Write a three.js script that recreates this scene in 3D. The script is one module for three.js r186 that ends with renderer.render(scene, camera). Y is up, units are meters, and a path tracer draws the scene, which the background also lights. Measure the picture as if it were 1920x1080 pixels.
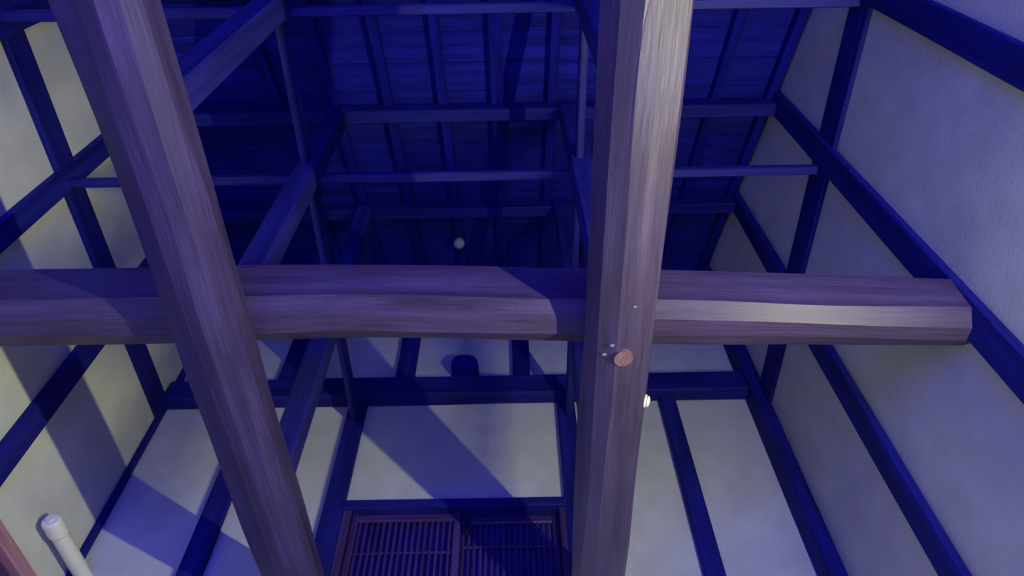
import * as THREE from 'three';
import { mergeGeometries } from 'three/addons/utils/BufferGeometryUtils.js';
import { RectAreaLightUniformsLib } from 'three/addons/lights/RectAreaLightUniformsLib.js';

// ---------------------------------------------------------------- camera, light, exposure
// Places are written as (x, y, z): x to the right, y above the EYE, z into the picture; W() turns them into the scene's metres.
const EYE = 1.3;
const W = (x, y, z) => new THREE.Vector3(x, y + EYE, -z);
const scene = new THREE.Scene();
const camera = new THREE.PerspectiveCamera(43.94, 1920 / 1080, 0.05, 60);
camera.position.copy(W(0, 0, 0));
camera.quaternion.setFromRotationMatrix(new THREE.Matrix4().makeBasis(
  new THREE.Vector3(0.999835, -0.010638, -0.014693), new THREE.Vector3(0.018132, 0.562054, 0.826902), new THREE.Vector3(-0.000538, -0.827032, 0.562155)));
scene.add(camera);

const renderer = new THREE.WebGLRenderer({ antialias: true });
renderer.toneMapping = THREE.LinearToneMapping;
renderer.toneMappingExposure = 1.0;
renderer.shadowMap.enabled = true;
RectAreaLightUniformsLib.init();

// added blue fill from behind the camera: background and an unseen area light
const BLUE_FILL = new THREE.Color().setRGB(0.01, 0.015, 1.0);
scene.background = BLUE_FILL.clone();
scene.backgroundIntensity = 1.0;
const blueFill = new THREE.RectAreaLight(BLUE_FILL.clone(), 7.0, 3.3, 2.2);
blueFill.position.copy(W(-0.3, -0.15, -2.25));
blueFill.lookAt(W(-0.3, 0.8, 0));
scene.add(blueFill);

const LAMP = new THREE.Color().setRGB(1.0, 1.03, 0.58);
const LAMP_POWER = 760;                                      // brightness of the tube's face
const LAMP_AT = [1.40, 0.53, 0.5], LAMP_LONG = 1.16;

// ---------------------------------------------------------------- noise and textures
let seed = 7;
const rnd = () => { seed = (seed + 0x6d2b79f5) | 0; let t = Math.imul(seed ^ (seed >>> 15), 1 | seed); t = (t + Math.imul(t ^ (t >>> 7), 61 | t)) ^ t; return ((t ^ (t >>> 14)) >>> 0) / 4294967296; };
const hash = (x, y, s) => { let h = Math.imul(x | 0, 374761393) ^ Math.imul(y | 0, 668265263) ^ Math.imul(s | 0, 974634777); h = Math.imul(h ^ (h >>> 13), 1274126177); return ((h ^ (h >>> 16)) >>> 0) / 4294967296; };
const fade = (t) => t * t * (3 - 2 * t);
function noise2(x, y, s, px = 1e9, py = 1e9) {          // value noise, repeating after px, py cells
  const xi = Math.floor(x), yi = Math.floor(y), u = fade(x - xi), v = fade(y - yi);
  const m = (a, p) => ((a % p) + p) % p, h = (a, b) => hash(m(a, px), m(b, py), s);
  return (h(xi, yi) * (1 - u) + h(xi + 1, yi) * u) * (1 - v) + (h(xi, yi + 1) * (1 - u) + h(xi + 1, yi + 1) * u) * v;
}
function texture(w, h, fn, srgb) {
  const d = new Uint8Array(w * h * 4);
  for (let y = 0; y < h; y++) for (let x = 0; x < w; x++) { const c = fn(x / w, y / h), i = (y * w + x) * 4; for (let k = 0; k < 3; k++) d[i + k] = Math.max(0, Math.min(255, c[k] * 255)); d[i + 3] = 255; }
  const t = new THREE.DataTexture(d, w, h); t.wrapS = t.wrapT = THREE.RepeatWrapping; t.magFilter = THREE.LinearFilter; t.minFilter = THREE.LinearMipmapLinearFilter; t.generateMipmaps = true;
  if (srgb) t.colorSpace = THREE.SRGBColorSpace; t.needsUpdate = true; return t;
}
// wood: u runs along the grain (2 m a repeat), v round the timber (0.5 m a repeat)
const grain = (u, v, s) => {
  const warp = 0.6 * noise2(u * 6, v * 4, s + 1, 6, 4);
  const fine = noise2(u * 12, (v + 0) * 90 + warp * 3, s, 12, 1e9) * 0.5 + noise2(u * 40, v * 160, s + 2, 40, 160) * 0.5;
  const broad = noise2(u * 4, v * 14, s + 3, 4, 14);
  return { fine, broad, blot: noise2(u * 10, v * 6, s + 4, 10, 6) };
};
const woodMap = texture(1024, 256, (u, v) => { const g = grain(u, v, 11), k = 0.62 + 0.22 * g.fine + 0.18 * g.broad + 0.10 * (g.blot - 0.5); return [k, k * (0.97 + 0.03 * g.broad), k * (0.95 + 0.05 * g.blot)]; }, true);
const woodBump = texture(1024, 256, (u, v) => { const g = grain(u, v, 11); const crack = Math.abs(noise2(u * 3, v * 5, 31, 3, 5) - 0.5) < 0.012 && g.broad > 0.45 ? 0.12 : 0; const k = 0.5 + 0.14 * (g.fine - 0.5) + 0.3 * (g.broad - 0.5) - crack; return [k, k, k]; });
const woodRough = texture(512, 128, (u, v) => { const g = grain(u, v, 11), k = 0.80 + 0.2 * g.broad * g.fine * 2; return [k, k, k]; });
// plaster: 1 m a repeat, mottled trowelled lime
const plasterMap = texture(512, 512, (u, v) => {
  const a = noise2(u * 3, v * 3, 51, 3, 3), b = noise2(u * 11, v * 11, 52, 11, 11), c = noise2(u * 120, v * 120, 53, 120, 120);
  const k = 0.90 + 0.06 * (a - 0.5) + 0.05 * (b - 0.5) + 0.03 * (c - 0.5); return [k, k, k * 0.99];
}, true);
const plasterBump = texture(512, 512, (u, v) => { const k = 0.5 + 0.5 * (noise2(u * 14, v * 14, 61, 14, 14) - 0.5) + 0.25 * (noise2(u * 150, v * 150, 62, 150, 150) - 0.5); return [k, k, k]; });

const wood = (r, g, b, rough = 0.5, bump = 0.004, specularIntensity = 1) => new THREE.MeshPhysicalMaterial({ specularIntensity, color: new THREE.Color().setRGB(r, g, b), map: woodMap, bumpMap: woodBump, bumpScale: bump, roughnessMap: woodRough, roughness: rough });
const M = {
  leftLog: wood(0.072, 0.052, 0.17, 0.52, 0.003, 0.2),     // three hewn logs, gloss differs; blue haze is mixed into their colour
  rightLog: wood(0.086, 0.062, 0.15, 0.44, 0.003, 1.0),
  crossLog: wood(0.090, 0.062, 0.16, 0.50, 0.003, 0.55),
  timber: wood(0.020, 0.022, 0.26, 0.65, 0.002, 0.15),          // posts, ties and girder; a hazy blue veil is painted into the colour
  strut: wood(0.028, 0.027, 0.27, 0.60, 0.003, 0.4),  // roof posts and ties, tinted blue to stand in for haze
  roof: wood(0.020, 0.022, 0.44, 0.8, 0.002, 0.1),  // blue veil of the roof space painted into the boards
  rafter: wood(0.013, 0.014, 0.36, 0.8, 0.002, 0.1),  // rafters: the same blue veil put into their colour
  redWood: wood(0.075, 0.038, 0.18, 0.5, 0.002),
  pinkRail: wood(0.50, 0.25, 0.30, 0.6, 0.002),
  plug: wood(0.24, 0.135, 0.17, 0.6, 0.001),
  plaster: new THREE.MeshStandardMaterial({ color: new THREE.Color().setRGB(0.72, 0.72, 0.66), map: plasterMap, bumpMap: plasterBump, bumpScale: 0.0008, roughness: 0.95 }),
  earth: new THREE.MeshStandardMaterial({ color: new THREE.Color().setRGB(0.17, 0.15, 0.135), map: plasterMap, bumpMap: plasterBump, bumpScale: 0.006, roughness: 0.95 }),
  glass: new THREE.MeshPhysicalMaterial({ color: 0xffffff, transmission: 1, thickness: 0, roughness: 0.06, ior: 1.5 }),
  porcelain: new THREE.MeshPhysicalMaterial({ color: new THREE.Color().setRGB(0.80, 0.76, 0.55), roughness: 0.18, clearcoat: 0.6 }),
  paleGlobe: new THREE.MeshStandardMaterial({ color: new THREE.Color().setRGB(0.30, 0.30, 0.30), roughness: 0.5 }),
  pipe: new THREE.MeshStandardMaterial({ color: new THREE.Color().setRGB(0.80, 0.78, 0.62), roughness: 0.32 }),
  iron: new THREE.MeshStandardMaterial({ color: new THREE.Color().setRGB(0.03, 0.03, 0.035), roughness: 0.5, metalness: 0.6 }),
  fleck: new THREE.MeshStandardMaterial({ color: new THREE.Color().setRGB(0.13, 0.13, 0.18), roughness: 0.6 }),
  lampWhite: new THREE.MeshStandardMaterial({ color: new THREE.Color().setRGB(0.75, 0.75, 0.72), roughness: 0.4 }),
  tube: new THREE.MeshStandardMaterial({ color: 0xffffff, emissive: LAMP, emissiveIntensity: 4, roughness: 0.3 }),
};

// ---------------------------------------------------------------- geometry helpers
// A hewn timber: a polygon section (flat facets, hard edges) swept along one axis with hand-cut waver. axis 'x': section is (z, y); 'z': (x, y); 'y': (x, z).
function hewn({ axis, from, to, section, bow = () => [0, 0], waver = 0.004, steps, s = 1, ends = true, taper = () => 1 }) {
  const n = section.length, L = Math.abs(to - from), N = steps || Math.max(1, Math.round(L / 0.12)), pieces = [];
  const c = section.reduce((a, p) => [a[0] + p[0] / n, a[1] + p[1] / n], [0, 0]);
  const vert = (i, k) => {
    const t = i / N, along = from + (to - from) * t, b = bow(t), g = taper(t);
    const w1 = (noise2(t * L * 2.2 + k * 17.3, k * 3.1, s) - 0.5) * 2 * waver, w2 = (noise2(t * L * 2.2 + k * 9.7, k * 5.3 + 40, s) - 0.5) * 2 * waver;
    return [along, c[0] + (section[k][0] - c[0]) * g + w1 + b[0], c[1] + (section[k][1] - c[1]) * g + w2 + b[1]];
  };
  const place = ([l, p, q]) => (axis === 'x' ? W(l, q, p) : axis === 'z' ? W(p, q, l) : W(p, l, q));
  let round = 0;
  for (let k = 0; k < n; k++) {
    const k2 = (k + 1) % n, wide = Math.hypot(section[k2][0] - section[k][0], section[k2][1] - section[k][1]), pos = [], uv = [], idx = [];
    for (let i = 0; i <= N; i++) for (const [kk, r] of [[k, round], [k2, round + wide]]) { const v = vert(i, kk), p = place(v); pos.push(p.x, p.y, p.z); uv.push(v[0] / 2 + s * 0.137, r / 0.5 + s * 0.31); }
    for (let i = 0; i < N; i++) { const a = i * 2; idx.push(a, a + 1, a + 2, a + 1, a + 3, a + 2); }
    pieces.push([pos, uv, idx]); round += wide;
  }
  if (ends) for (const i of [0, N]) {
    const pos = [], uv = [], idx = [];
    for (let k = 0; k < n; k++) { const v = vert(i, k), p = place(v); pos.push(p.x, p.y, p.z); uv.push(v[1], v[2]); }
    for (let k = 1; k < n - 1; k++) i ? idx.push(0, k + 1, k) : idx.push(0, k, k + 1);
    pieces.push([pos, uv, idx]);
  }
  const geos = pieces.map(([pos, uv, idx]) => { const g = new THREE.BufferGeometry(); g.setAttribute('position', new THREE.Float32BufferAttribute(pos, 3)); g.setAttribute('uv', new THREE.Float32BufferAttribute(uv, 2)); g.setIndex(idx); return g; });
  const g = mergeGeometries(geos);
  let vol = 0; const P = g.attributes.position, I = g.index.array, a = new THREE.Vector3(), b2 = new THREE.Vector3(), d = new THREE.Vector3(), o = new THREE.Vector3().fromBufferAttribute(P, 0);
  for (let i = 0; i < I.length; i += 3) { a.fromBufferAttribute(P, I[i]).sub(o); b2.fromBufferAttribute(P, I[i + 1]).sub(o); d.fromBufferAttribute(P, I[i + 2]).sub(o); vol += a.dot(b2.cross(d)); }
  if (vol < 0) for (let i = 0; i < I.length; i += 3) { const t = I[i + 1]; I[i + 1] = I[i + 2]; I[i + 2] = t; }
  g.computeVertexNormals(); return g;
}
const rect = (a0, a1, b0, b1, c = 0.006) => [[a0 + c, b0], [a1 - c, b0], [a1, b0 + c], [a1, b1 - c], [a1 - c, b1], [a0 + c, b1], [a0, b1 - c], [a0, b0 + c]];
const bar = (axis, from, to, a0, a1, b0, b1, o = {}) => hewn({ axis, from, to, section: rect(a0, a1, b0, b1, o.c ?? 0.006), waver: o.waver ?? 0.0015, s: o.s ?? Math.floor(rnd() * 900), bow: o.bow, steps: o.steps });
// facets given as (way the facet faces, its width), 0 facing down and 90 towards +a; walked from a starting corner
function facets(list, [a0, b0], scale = 1, flip = 1) {
  const out = []; let a = 0, b = 0;
  for (const [deg, wide] of list) { out.push([(a0 + flip * a) * scale, (b0 + b) * scale]); a += Math.cos(deg * Math.PI / 180) * wide; b += Math.sin(deg * Math.PI / 180) * wide; }
  out.push([(a0 + flip * a) * scale, (b0 + b) * scale]); return out;
}
// a plaster infill panel: a slab between two planes with a polygon outline in (along, y); across is 'x' (side walls) or 'z' (back wall)
function slab(across, near, far, outline) {
  const shape = new THREE.Shape(outline.map(([a, b]) => new THREE.Vector2(a, b)));
  const g = new THREE.ExtrudeGeometry(shape, { depth: far - near, bevelEnabled: false, steps: 1 });
  const P = g.attributes.position, U = g.attributes.uv;
  for (let i = 0; i < P.count; i++) {
    const a = P.getX(i), b = P.getY(i), d = near + P.getZ(i), p = across === 'x' ? W(d, b, a) : W(a, b, d);
    P.setXYZ(i, p.x, p.y, p.z); U.setXY(i, a + d, b);
  }
  // keep faces turned outward after the mapping
  const I = []; for (let i = 0; i < P.count; i += 3) across === 'x' ? I.push(i, i + 1, i + 2) : I.push(i, i + 2, i + 1);
  g.setIndex(I); g.computeVertexNormals(); return g;
}
// ---------------------------------------------------------------- scene helpers
const used = {};
const numbered = (n) => { used[n] = (used[n] ?? -1) + 1; return used[n] ? `${n}_${String(used[n]).padStart(3, '0')}` : n; };
function shade(m) { m.castShadow = m.receiveShadow = true; return m; }
// one thing made of one mesh, its origin at the middle of its base
function thing(name, label, category, g, m, group) {
  g.computeBoundingBox(); const b = g.boundingBox, c = new THREE.Vector3((b.min.x + b.max.x) / 2, b.min.y, (b.min.z + b.max.z) / 2);
  g.translate(-c.x, -c.y, -c.z); const o = shade(new THREE.Mesh(g, m)); o.position.copy(c); o.name = numbered(name);
  o.userData = { label, category }; if (group) o.userData.group = group; scene.add(o); return o;
}
function groupAt(name, at, data) { const o = new THREE.Group(); o.name = numbered(name); o.position.copy(at); o.userData = data; scene.add(o); return o; }
// a part: its geometry is given in the place's own coordinates and brought into its parent's
function part(name, g, m, parent, label) {
  parent.updateWorldMatrix(true, false); g.applyMatrix4(parent.matrixWorld.clone().invert());
  const o = shade(new THREE.Mesh(g, m)); o.name = name; if (label) o.userData.label = label; parent.add(o); return o;
}
const turned = (g, dir, at) => { g.applyQuaternion(new THREE.Quaternion().setFromUnitVectors(new THREE.Vector3(0, 1, 0), dir.clone().normalize())); g.translate(at.x, at.y, at.z); return g; };

// ---------------------------------------------------------------- the setting
const FLOOR = -EYE, XL = -2.135, XR = 1.492, ZB = 3.03, ZF = -2.3;
const roofAt = (z) => 3.28 + 0.447 * z;
const SL = Math.atan(0.447), CS = Math.cos(SL), SN = Math.sin(SL);

{ const f = shade(new THREE.Mesh(slab('z', ZF - 0.1, ZB + 0.1, [[XL - 0.1, FLOOR - 0.12], [XR + 0.1, FLOOR - 0.12], [XR + 0.1, FLOOR], [XL - 0.1, FLOOR]]), M.earth)); f.name = 'floor'; f.userData = { kind: 'structure' }; scene.add(f); }

// the sloping roof: deck, boards laid across, rafters under them
const ceiling = groupAt('ceiling', W(0, roofAt(0), 0), { kind: 'structure' });
{
  const incline = (g) => g;                                  // geometry is built straight in the slope
  const quad = (z0, z1, d0, d1) => { // a strip of the slope between z0 and z1, d0..d1 under/over the board plane
    const p = (z, d) => [z - d * SN, roofAt(z) + d * CS]; return [p(z0, d0), p(z1, d0), p(z1, d1), p(z0, d1)];
  };
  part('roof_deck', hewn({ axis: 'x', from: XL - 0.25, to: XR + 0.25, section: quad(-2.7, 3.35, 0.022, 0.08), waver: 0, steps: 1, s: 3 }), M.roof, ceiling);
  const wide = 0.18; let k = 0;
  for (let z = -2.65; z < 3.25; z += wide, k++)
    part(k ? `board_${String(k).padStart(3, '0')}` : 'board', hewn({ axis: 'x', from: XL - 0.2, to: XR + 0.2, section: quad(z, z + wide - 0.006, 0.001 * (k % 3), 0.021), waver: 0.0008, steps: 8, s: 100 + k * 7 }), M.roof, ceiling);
  let j = 0;
  for (let i = -4; i <= 7; i++, j++) {
    const x = -0.06 + i * 0.302, w = i === 0 ? 0.036 : 0.026, N = 1, sec = [];
    // rafter: straight along the slope, built as a bar along z and sheared into the slope
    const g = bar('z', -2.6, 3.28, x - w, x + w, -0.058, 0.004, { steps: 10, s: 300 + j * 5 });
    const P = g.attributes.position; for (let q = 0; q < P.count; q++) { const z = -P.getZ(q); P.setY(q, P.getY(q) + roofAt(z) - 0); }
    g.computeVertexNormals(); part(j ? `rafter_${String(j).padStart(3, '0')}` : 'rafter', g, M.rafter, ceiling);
  }
}
// walls: plaster panels between the timbers, each a part
function wall(name) { return groupAt(name, W(0, FLOOR, 0), { kind: 'structure' }); }
function panels(w, list) { list.forEach((g, i) => part(i ? `plaster_panel_${String(i).padStart(3, '0')}` : 'plaster_panel', g, M.plaster, w)); }
const GAP = 0.003;
{
  const side = (cuts, near, far) => { const out = []; for (let i = 0; i < cuts.length - 1; i++) { const a = cuts[i] + GAP, b = cuts[i + 1] - GAP;
    out.push(slab('x', near, far, [[a, FLOOR], [b, FLOOR], [b, 3.15], [a, 3.15]]));
    const top = (z) => Math.max(3.17, roofAt(z) + 0.01);
    if (roofAt(b) > 3.2) out.push(slab('x', near, far, [[a, 3.156], [b, 3.156], [b, top(b)], [a, top(a)]])); } return out; };
  panels(wall('wall_left'), side([ZF, -1.5, -0.75, 0.0, 0.73, 1.45, 2.22, 3.1], XL - 0.09, XL));
  panels(wall('wall_right'), side([ZF, -1.5, -0.80, -0.1, 0.65, 1.39, 2.17, 3.1], XR, XR + 0.09));
  const back = [], lowCuts = [XL - 0.09, -1.56, -0.94, 0.31, 0.93, XR + 0.09];
  for (let i = 0; i < 5; i++) {
    const a = lowCuts[i] + GAP, b = lowCuts[i + 1] - GAP;
    if (i === 2) { back.push(slab('z', ZB, ZB + 0.09, [[a, 2.43], [b, 2.43], [b, 3.26], [a, 3.26]])); back.push(slab('z', ZB, ZB + 0.09, [[a, FLOOR], [b, FLOOR], [b, 1.97], [a, 1.97]])); }
    else back.push(slab('z', ZB, ZB + 0.09, [[a, FLOOR], [b, FLOOR], [b, 3.26], [a, 3.26]]));
  }
  const upCuts = [XL - 0.09, -1.42, -0.69, 0.05, 0.75, XR + 0.09];
  for (let i = 0; i < 5; i++) back.push(slab('z', ZB, ZB + 0.09, [[upCuts[i] + GAP, 3.27], [upCuts[i + 1] - GAP, 3.27], [upCuts[i + 1] - GAP, 4.66], [upCuts[i] + GAP, 4.66]]));
  panels(wall('wall_back'), back);
  // the front wall behind the camera: an unseen opening added for the blue fill
  const wf = wall('wall_front');
  panels(wf, [slab('z', ZF - 0.1, ZF, [[XL - 0.1, 1.02], [XR + 0.1, 1.02], [XR + 0.1, 2.28], [XL - 0.1, 2.28]]), slab('z', ZF - 0.1, ZF, [[XL - 0.1, FLOOR], [XL + 0.12, FLOOR], [XL + 0.12, 1.02], [XL - 0.1, 1.02]]), slab('z', ZF - 0.1, ZF, [[XR - 0.12, FLOOR], [XR + 0.1, FLOOR], [XR + 0.1, 1.02], [XR - 0.12, 1.02]])]);
}

// ---------------------------------------------------------------- the big hewn beams
const SA = facets([[-85, 0.05], [-32, 0.13], [-8, 0.055], [20, 0.055], [48, 0.06], [75, 0.03], [95, 0.09], [140, 0.09], [185, 0.1]], [-1.2465, 2.12], 0.88);
const beamA = thing('log_beam', 'thick hewn log beam on the left, slanting down the photo to the back wall', 'beam',
  hewn({ axis: 'z', from: ZF + 0.02, to: 3.06, section: SA, waver: 0.007, s: 21, bow: (t) => [-0.030 + 0.045 * t, 0] }), M.leftLog);
const SB = facets([[-60, 0.075], [-32, 0.062], [6, 0.048], [24, 0.075], [70, 0.05], [95, 0.07], [140, 0.09], [190, 0.13]], [0.226, 1.806], 1);
const beamB = thing('log_beam', 'brightly lit hewn log beam right of centre with a round red plug under it', 'beam',
  hewn({ axis: 'z', from: ZF + 0.02, to: 3.06, section: SB, waver: 0.006, s: 22 }), M.rightLog);
const SC = facets([[-35, 0.085], [0, 0.064], [30, 0.064], [85, 0.159], [130, 0.1], [185, 0.1]], [-1.524, 1.946], 1).map(([p, y]) => [-p, y]);
const beamC = thing('log_beam', 'bowed hewn log crossing from wall to wall on top of the two lower logs', 'beam',
  hewn({ axis: 'x', from: XL - 0.02, to: XR + 0.02, section: SC, waver: 0.006, s: 23, bow: (t) => [0, 0.012 - 0.25 * Math.max(0, t - 0.42) ** 1.12], taper: (t) => 1.06 - 0.04 * t - 0.22 * Math.max(0, t - 0.5) }), M.crossLog);

// ---------------------------------------------------------------- wall timbers
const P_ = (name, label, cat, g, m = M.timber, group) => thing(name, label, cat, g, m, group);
// left wall
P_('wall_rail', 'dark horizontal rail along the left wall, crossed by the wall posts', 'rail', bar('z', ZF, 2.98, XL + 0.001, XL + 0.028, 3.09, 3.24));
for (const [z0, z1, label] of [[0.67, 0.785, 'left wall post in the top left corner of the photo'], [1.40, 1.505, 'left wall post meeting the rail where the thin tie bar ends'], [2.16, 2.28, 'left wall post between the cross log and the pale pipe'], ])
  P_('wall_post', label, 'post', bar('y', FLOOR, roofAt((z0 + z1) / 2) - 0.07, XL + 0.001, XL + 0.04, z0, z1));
P_('corner_post', 'narrow dark post in the left back corner of the room', 'post', bar('y', FLOOR, 4.50, XL + 0.001, XL + 0.028, ZB - 0.045, ZB - 0.001));
// right wall
P_('wall_rail', 'dark horizontal rail along the right wall, crossed by the wall posts', 'rail', bar('z', ZF, 2.89, XR - 0.022, XR - 0.001, 3.02, 3.20));
for (const [z0, z1, label] of [[0.59, 0.70, 'right wall post at the top right edge of the photo'], [1.325, 1.45, 'right wall post behind the end of the cross log'], [2.11, 2.24, 'right wall post between the cross log and the right back corner']])
  P_('wall_post', label, 'post', bar('y', FLOOR, roofAt((z0 + z1) / 2) - 0.07, XR - 0.035, XR - 0.001, z0, z1));
P_('corner_post', 'broad dark post in the right back corner of the room', 'post', bar('y', FLOOR, 4.50, XR - 0.082, XR - 0.001, ZB - 0.135, ZB - 0.001));
// back wall
P_('girder', 'dark girder across the back wall carrying the short upper posts', 'beam', bar('x', XL + 0.03, XR - 0.08, ZB - 0.10, ZB - 0.001, 3.195, 3.36, { c: 0.010, waver: 0.003 }));
for (const [x0, x1, label] of [[-1.615, -1.495, 'first lower post on the back wall right of the left corner'], [-0.995, -0.887, 'back wall post at the left side of the slatted window'], [0.258, 0.365, 'back wall post at the right side of the slatted window'], [0.880, 0.978, 'back wall post between two tall plaster panels right of the lit log']])
  P_('wall_post', label, 'post', bar('y', FLOOR, 3.194, x0, x1, ZB - 0.04, ZB - 0.001));
for (const [x0, x1, label] of [[-1.49, -1.36, 'short post on the girder, seen just right of the left log'], [-0.745, -0.625, 'short post on the girder left of the dark log end'], [-0.005, 0.108, 'short post on the girder right of the dark log end'], [0.70, 0.81, 'short post on the girder hidden behind the lit log']])
  if (x0 !== 0.70) P_('short_post', label, 'post', bar('y', 3.362, 4.52, x0, x1, ZB - 0.04, ZB - 0.001));
{ // the round end of a log that comes through the back wall onto the girder
  const g = new THREE.CylinderGeometry(0.080, 0.083, 0.18, 14, 3); const P = g.attributes.position;
  for (let i = 0; i < P.count; i++) { const a = Math.atan2(P.getZ(i), P.getX(i)), k = 1 + 0.08 * Math.sin(a * 2 + 1) + 0.04 * Math.sin(a * 5); P.setX(i, P.getX(i) * k); P.setZ(i, P.getZ(i) * k); }
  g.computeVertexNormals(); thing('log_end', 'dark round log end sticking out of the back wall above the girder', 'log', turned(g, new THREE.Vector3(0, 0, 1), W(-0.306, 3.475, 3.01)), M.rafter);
}
// ---------------------------------------------------------------- struts, ties and purlins of the roof frame
const purlinZ = [[0.64, 'dark roof purlin nearest the camera, at the top of the photo'], [1.41, 'middle roof purlin, faintly lit below, above the tie bar'], [2.20, 'dark roof purlin farthest from the camera, above the cross log']];
for (const [z, label] of purlinZ) P_('purlin', label, 'beam', bar('x', XL - 0.03, XR + 0.03, z - 0.036, z + 0.036, roofAt(z) - 0.155, roofAt(z) - 0.058));
for (const [z, label] of [[0.705, 'thin tie bar from wall to wall at the top edge of the photo'], [1.468, 'thin tie bar from wall to wall high above the cross log']])
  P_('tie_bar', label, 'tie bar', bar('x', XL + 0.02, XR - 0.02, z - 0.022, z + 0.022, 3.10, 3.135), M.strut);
for (const [side, x0, x1, base] of [['left', -0.985, -0.885, 1.84], ['right', 0.28, 0.385, 1.80]]) for (const [i, z] of [0.66, 1.405, 2.18].entries()) {
  const seat = i === 1 ? 2.02 : base, name = ['the post nearest the camera standing on the ' + side + ' log', 'post standing on the cross log above the ' + side + ' log', 'post behind the cross log standing on the ' + side + ' log'][i];
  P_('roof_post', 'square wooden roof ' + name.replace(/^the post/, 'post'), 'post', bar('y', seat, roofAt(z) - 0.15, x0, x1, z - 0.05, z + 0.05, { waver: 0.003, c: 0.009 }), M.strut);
}
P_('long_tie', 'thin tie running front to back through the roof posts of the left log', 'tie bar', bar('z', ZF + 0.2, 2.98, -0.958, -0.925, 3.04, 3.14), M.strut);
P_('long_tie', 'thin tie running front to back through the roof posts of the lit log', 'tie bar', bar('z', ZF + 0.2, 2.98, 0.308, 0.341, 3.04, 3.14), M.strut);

// ---------------------------------------------------------------- slatted window under its head in the back wall
{
  P_('window_head', 'dark window head board above the slatted window', 'lintel', bar('x', -0.89, 0.262, ZB - 0.05, ZB + 0.06, 2.40, 2.455, { c: 0.004 }));
  const win = groupAt('window_1', W(-0.31, 1.94, ZB), { kind: 'structure' });
  part('window_frame', mergeGeometries([bar('y', 1.98, 2.40, -0.887, -0.845, ZB - 0.035, ZB + 0.055), bar('y', 1.98, 2.40, 0.222, 0.258, ZB - 0.035, ZB + 0.055), bar('x', -0.887, 0.258, ZB - 0.035, ZB + 0.055, 1.94, 1.985)]), M.redWood, win);
  const sash = (name, x0, x1, z, mid, n) => {
    const s = new THREE.Group(); s.name = name; s.position.copy(W((x0 + x1) / 2, 1.985, z).sub(win.position)); win.add(s);
    const rail = (n2, g) => part(n2, g, M.redWood, s);
    rail('stile', bar('y', 1.987, 2.398, x0, x0 + 0.035, z - 0.012, z + 0.012)); rail('stile', bar('y', 1.987, 2.398, x1 - 0.035, x1, z - 0.012, z + 0.012));
    rail('top_rail', bar('x', x0 + 0.035, x1 - 0.035, z - 0.012, z + 0.012, 2.355, 2.398)); rail('bottom_rail', bar('x', x0 + 0.035, x1 - 0.035, z - 0.012, z + 0.012, 1.987, 2.035));
    rail('middle_rail', bar('x', x0 + 0.035, x1 - 0.035, z - 0.004, z + 0.012, mid, mid + 0.012));
    for (let i = 0; i < n; i++) { const x = x0 + 0.035 + (x1 - x0 - 0.07) * (i + 0.5) / n; part('slat', bar('y', 2.035, 2.355, x - 0.0065, x + 0.0065, z - 0.011, z + 0.001, { c: 0.002, steps: 2 }), M.redWood, s); }
    part('pane', slab('z', z + 0.013, z + 0.016, [[x0 + 0.03, 2.03], [x1 - 0.03, 2.03], [x1 - 0.03, 2.36], [x0 + 0.03, 2.36]]), M.glass, s);
  };
  sash('sash', -0.843, -0.285, ZB + 0.010, 2.17, 16);
  sash('sash_001', -0.315, 0.220, ZB + 0.038, 2.215, 16);
  part('catch', bar('y', 2.275, 2.385, -0.258, -0.242, ZB - 0.005, ZB + 0.012, { c: 0.003 }), M.iron, win, 'dark iron window catch');
  part('back_board', slab('z', ZB + 0.075, ZB + 0.09, [[-0.92, 1.93], [0.29, 1.93], [0.29, 2.44], [-0.92, 2.44]]), M.roof, win);
}
// ---------------------------------------------------------------- low on the left wall: rail, lintel and pipe
P_('hanging_rail', 'pinkish worn rail low on the left wall in the bottom left corner', 'rail', bar('z', ZF, 2.98, XL + 0.001, XL + 0.075, 1.806, 1.868), M.pinkRail);
P_('lintel_board', 'dark reddish board under the pinkish rail on the left wall', 'board', bar('z', ZF, 2.98, XL + 0.001, XL + 0.03, 1.42, 1.804), M.redWood);
{
  const at = W(-2.06, 2.06, 2.60), pipe = groupAt('pipe', at, { label: 'pale round pipe with a capped end beside the left wall', category: 'pipe' });
  const end = W(-2.06, 2.06, 3.09), dir = end.clone().sub(at), len = dir.length();
  part('pipe_body', turned(new THREE.CylinderGeometry(0.036, 0.036, len, 28, 1), dir, at.clone().add(end).multiplyScalar(0.5)), M.pipe, pipe);
  const cap = new THREE.LatheGeometry([[0, 0], [0.030, 0], [0.038, 0.004], [0.042, 0.012], [0.043, 0.09], [0.040, 0.10], [0.034, 0.102]].map(([r, y]) => new THREE.Vector2(r, y)), 28);
  part('end_cap', turned(cap, dir, at.clone().addScaledVector(dir, -0.006 / len)), M.pipe, pipe);
  const plugGeo = new THREE.CylinderGeometry(0.016, 0.018, 0.012, 18); part('cap_button', turned(plugGeo, dir, at.clone().addScaledVector(dir, -0.010 / len)), M.porcelain, pipe, 'shiny button in the pipe cap');
}
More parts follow.
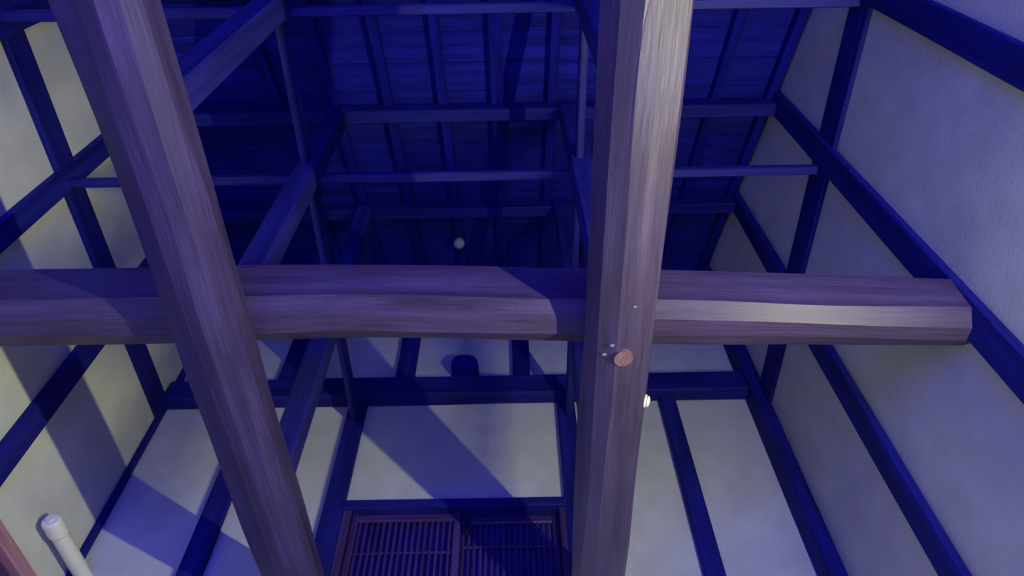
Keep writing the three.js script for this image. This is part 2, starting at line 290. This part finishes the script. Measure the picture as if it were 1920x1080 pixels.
// ---------------------------------------------------------------- small things on the beams
{
  // round red plug let into the underside of the lit log, and pale flecks beside it
  const plug = new THREE.CylinderGeometry(0.030, 0.031, 0.014, 22);
  part('plug', turned(plug, new THREE.Vector3(0.1045, -0.9945, 0), W(0.342, 1.7085, 1.43)), M.plug, beamB, 'round red wooden plug');
  for (const [x, y, z, r] of [[0.305, 1.713, 1.385, 0.006], [0.285, 1.725, 1.43, 0.006], [0.363, 1.713, 1.24, 0.005]]) { const g = new THREE.SphereGeometry(r, 8, 6); g.scale(1.6, 0.7, 1); g.translate(...W(x, y, z).toArray()); part('nail_head', g, M.fleck, beamB, 'small pale nail head'); }
  { const g = new THREE.SphereGeometry(0.007, 8, 6); g.scale(1.6, 0.8, 1); g.translate(...W(1.215, 1.805, 1.405).toArray()); part('nail_head', g, M.fleck, beamC, 'small pale nail head'); }
  const knob = new THREE.LatheGeometry([[0, 0.020], [0.008, 0.0195], [0.016, 0.017], [0.020, 0.0125], [0.0195, 0.0105], [0.0165, 0.0098], [0.0165, 0.0085], [0.022, 0.0075], [0.0235, 0.003], [0.022, 0], [0, 0]].map(([r, y]) => new THREE.Vector2(r, y)), 24);
  thing('insulator', 'small shiny cream porcelain wiring knob on the side of the lit log', 'insulator', turned(knob, new THREE.Vector3(0.94, -0.342, 0), W(0.4375, 1.763, 1.665)), M.porcelain);
  const at = W(-0.362, roofAt(2.52) - 0.045, 2.52), globe = groupAt('ceiling_globe', at, { label: 'small pale round globe under the dark roof', category: 'lamp' });
  const out = new THREE.Vector3(0, -CS, -SN).normalize();
  part('collar', turned(new THREE.CylinderGeometry(0.026, 0.030, 0.03, 20), out, at.clone().addScaledVector(out, 0.012)), M.iron, globe);
  const ball = new THREE.SphereGeometry(0.040, 24, 16); const c = at.clone().addScaledVector(out, 0.055); ball.translate(c.x, c.y, c.z); part('globe', ball, M.paleGlobe, globe);
}
// ---------------------------------------------------------------- the lamp: a fluorescent tube on the right wall, outside the frame
{
  const [lx, ly, lz] = LAMP_AT, half = LAMP_LONG / 2, lamp = groupAt('tube_lamp', W(lx, ly, lz), { label: 'long fluorescent tube lamp on the right wall', category: 'lamp' });
  part('lamp_body', bar('z', lz - half - 0.03, lz + half + 0.03, lx + 0.045, XR - 0.001, ly - 0.035, ly + 0.035), M.lampWhite, lamp);
  for (const s of [-1, 1]) part('tube_holder', bar('z', lz + s * (half + 0.012) - 0.012, lz + s * (half + 0.012) + 0.012, lx - 0.018, lx + 0.05, ly - 0.018, ly + 0.018), M.lampWhite, lamp);
  part('tube', turned(new THREE.CylinderGeometry(0.013, 0.013, LAMP_LONG, 20), new THREE.Vector3(0, 0, 1), W(lx, ly, lz)), M.tube, lamp);
  for (const [dx, dy] of [[-0.87, 0.49], [-0.62, -0.78]]) {    // the upper and the lower half of the tube's glow
    const light = new THREE.RectAreaLight(LAMP, LAMP_POWER, LAMP_LONG, 0.026);
    light.position.copy(W(lx + dx * 0.016, ly + dy * 0.016, lz)); light.lookAt(W(lx + dx, ly + dy, lz)); scene.add(light);
  }
}
renderer.render(scene, camera);
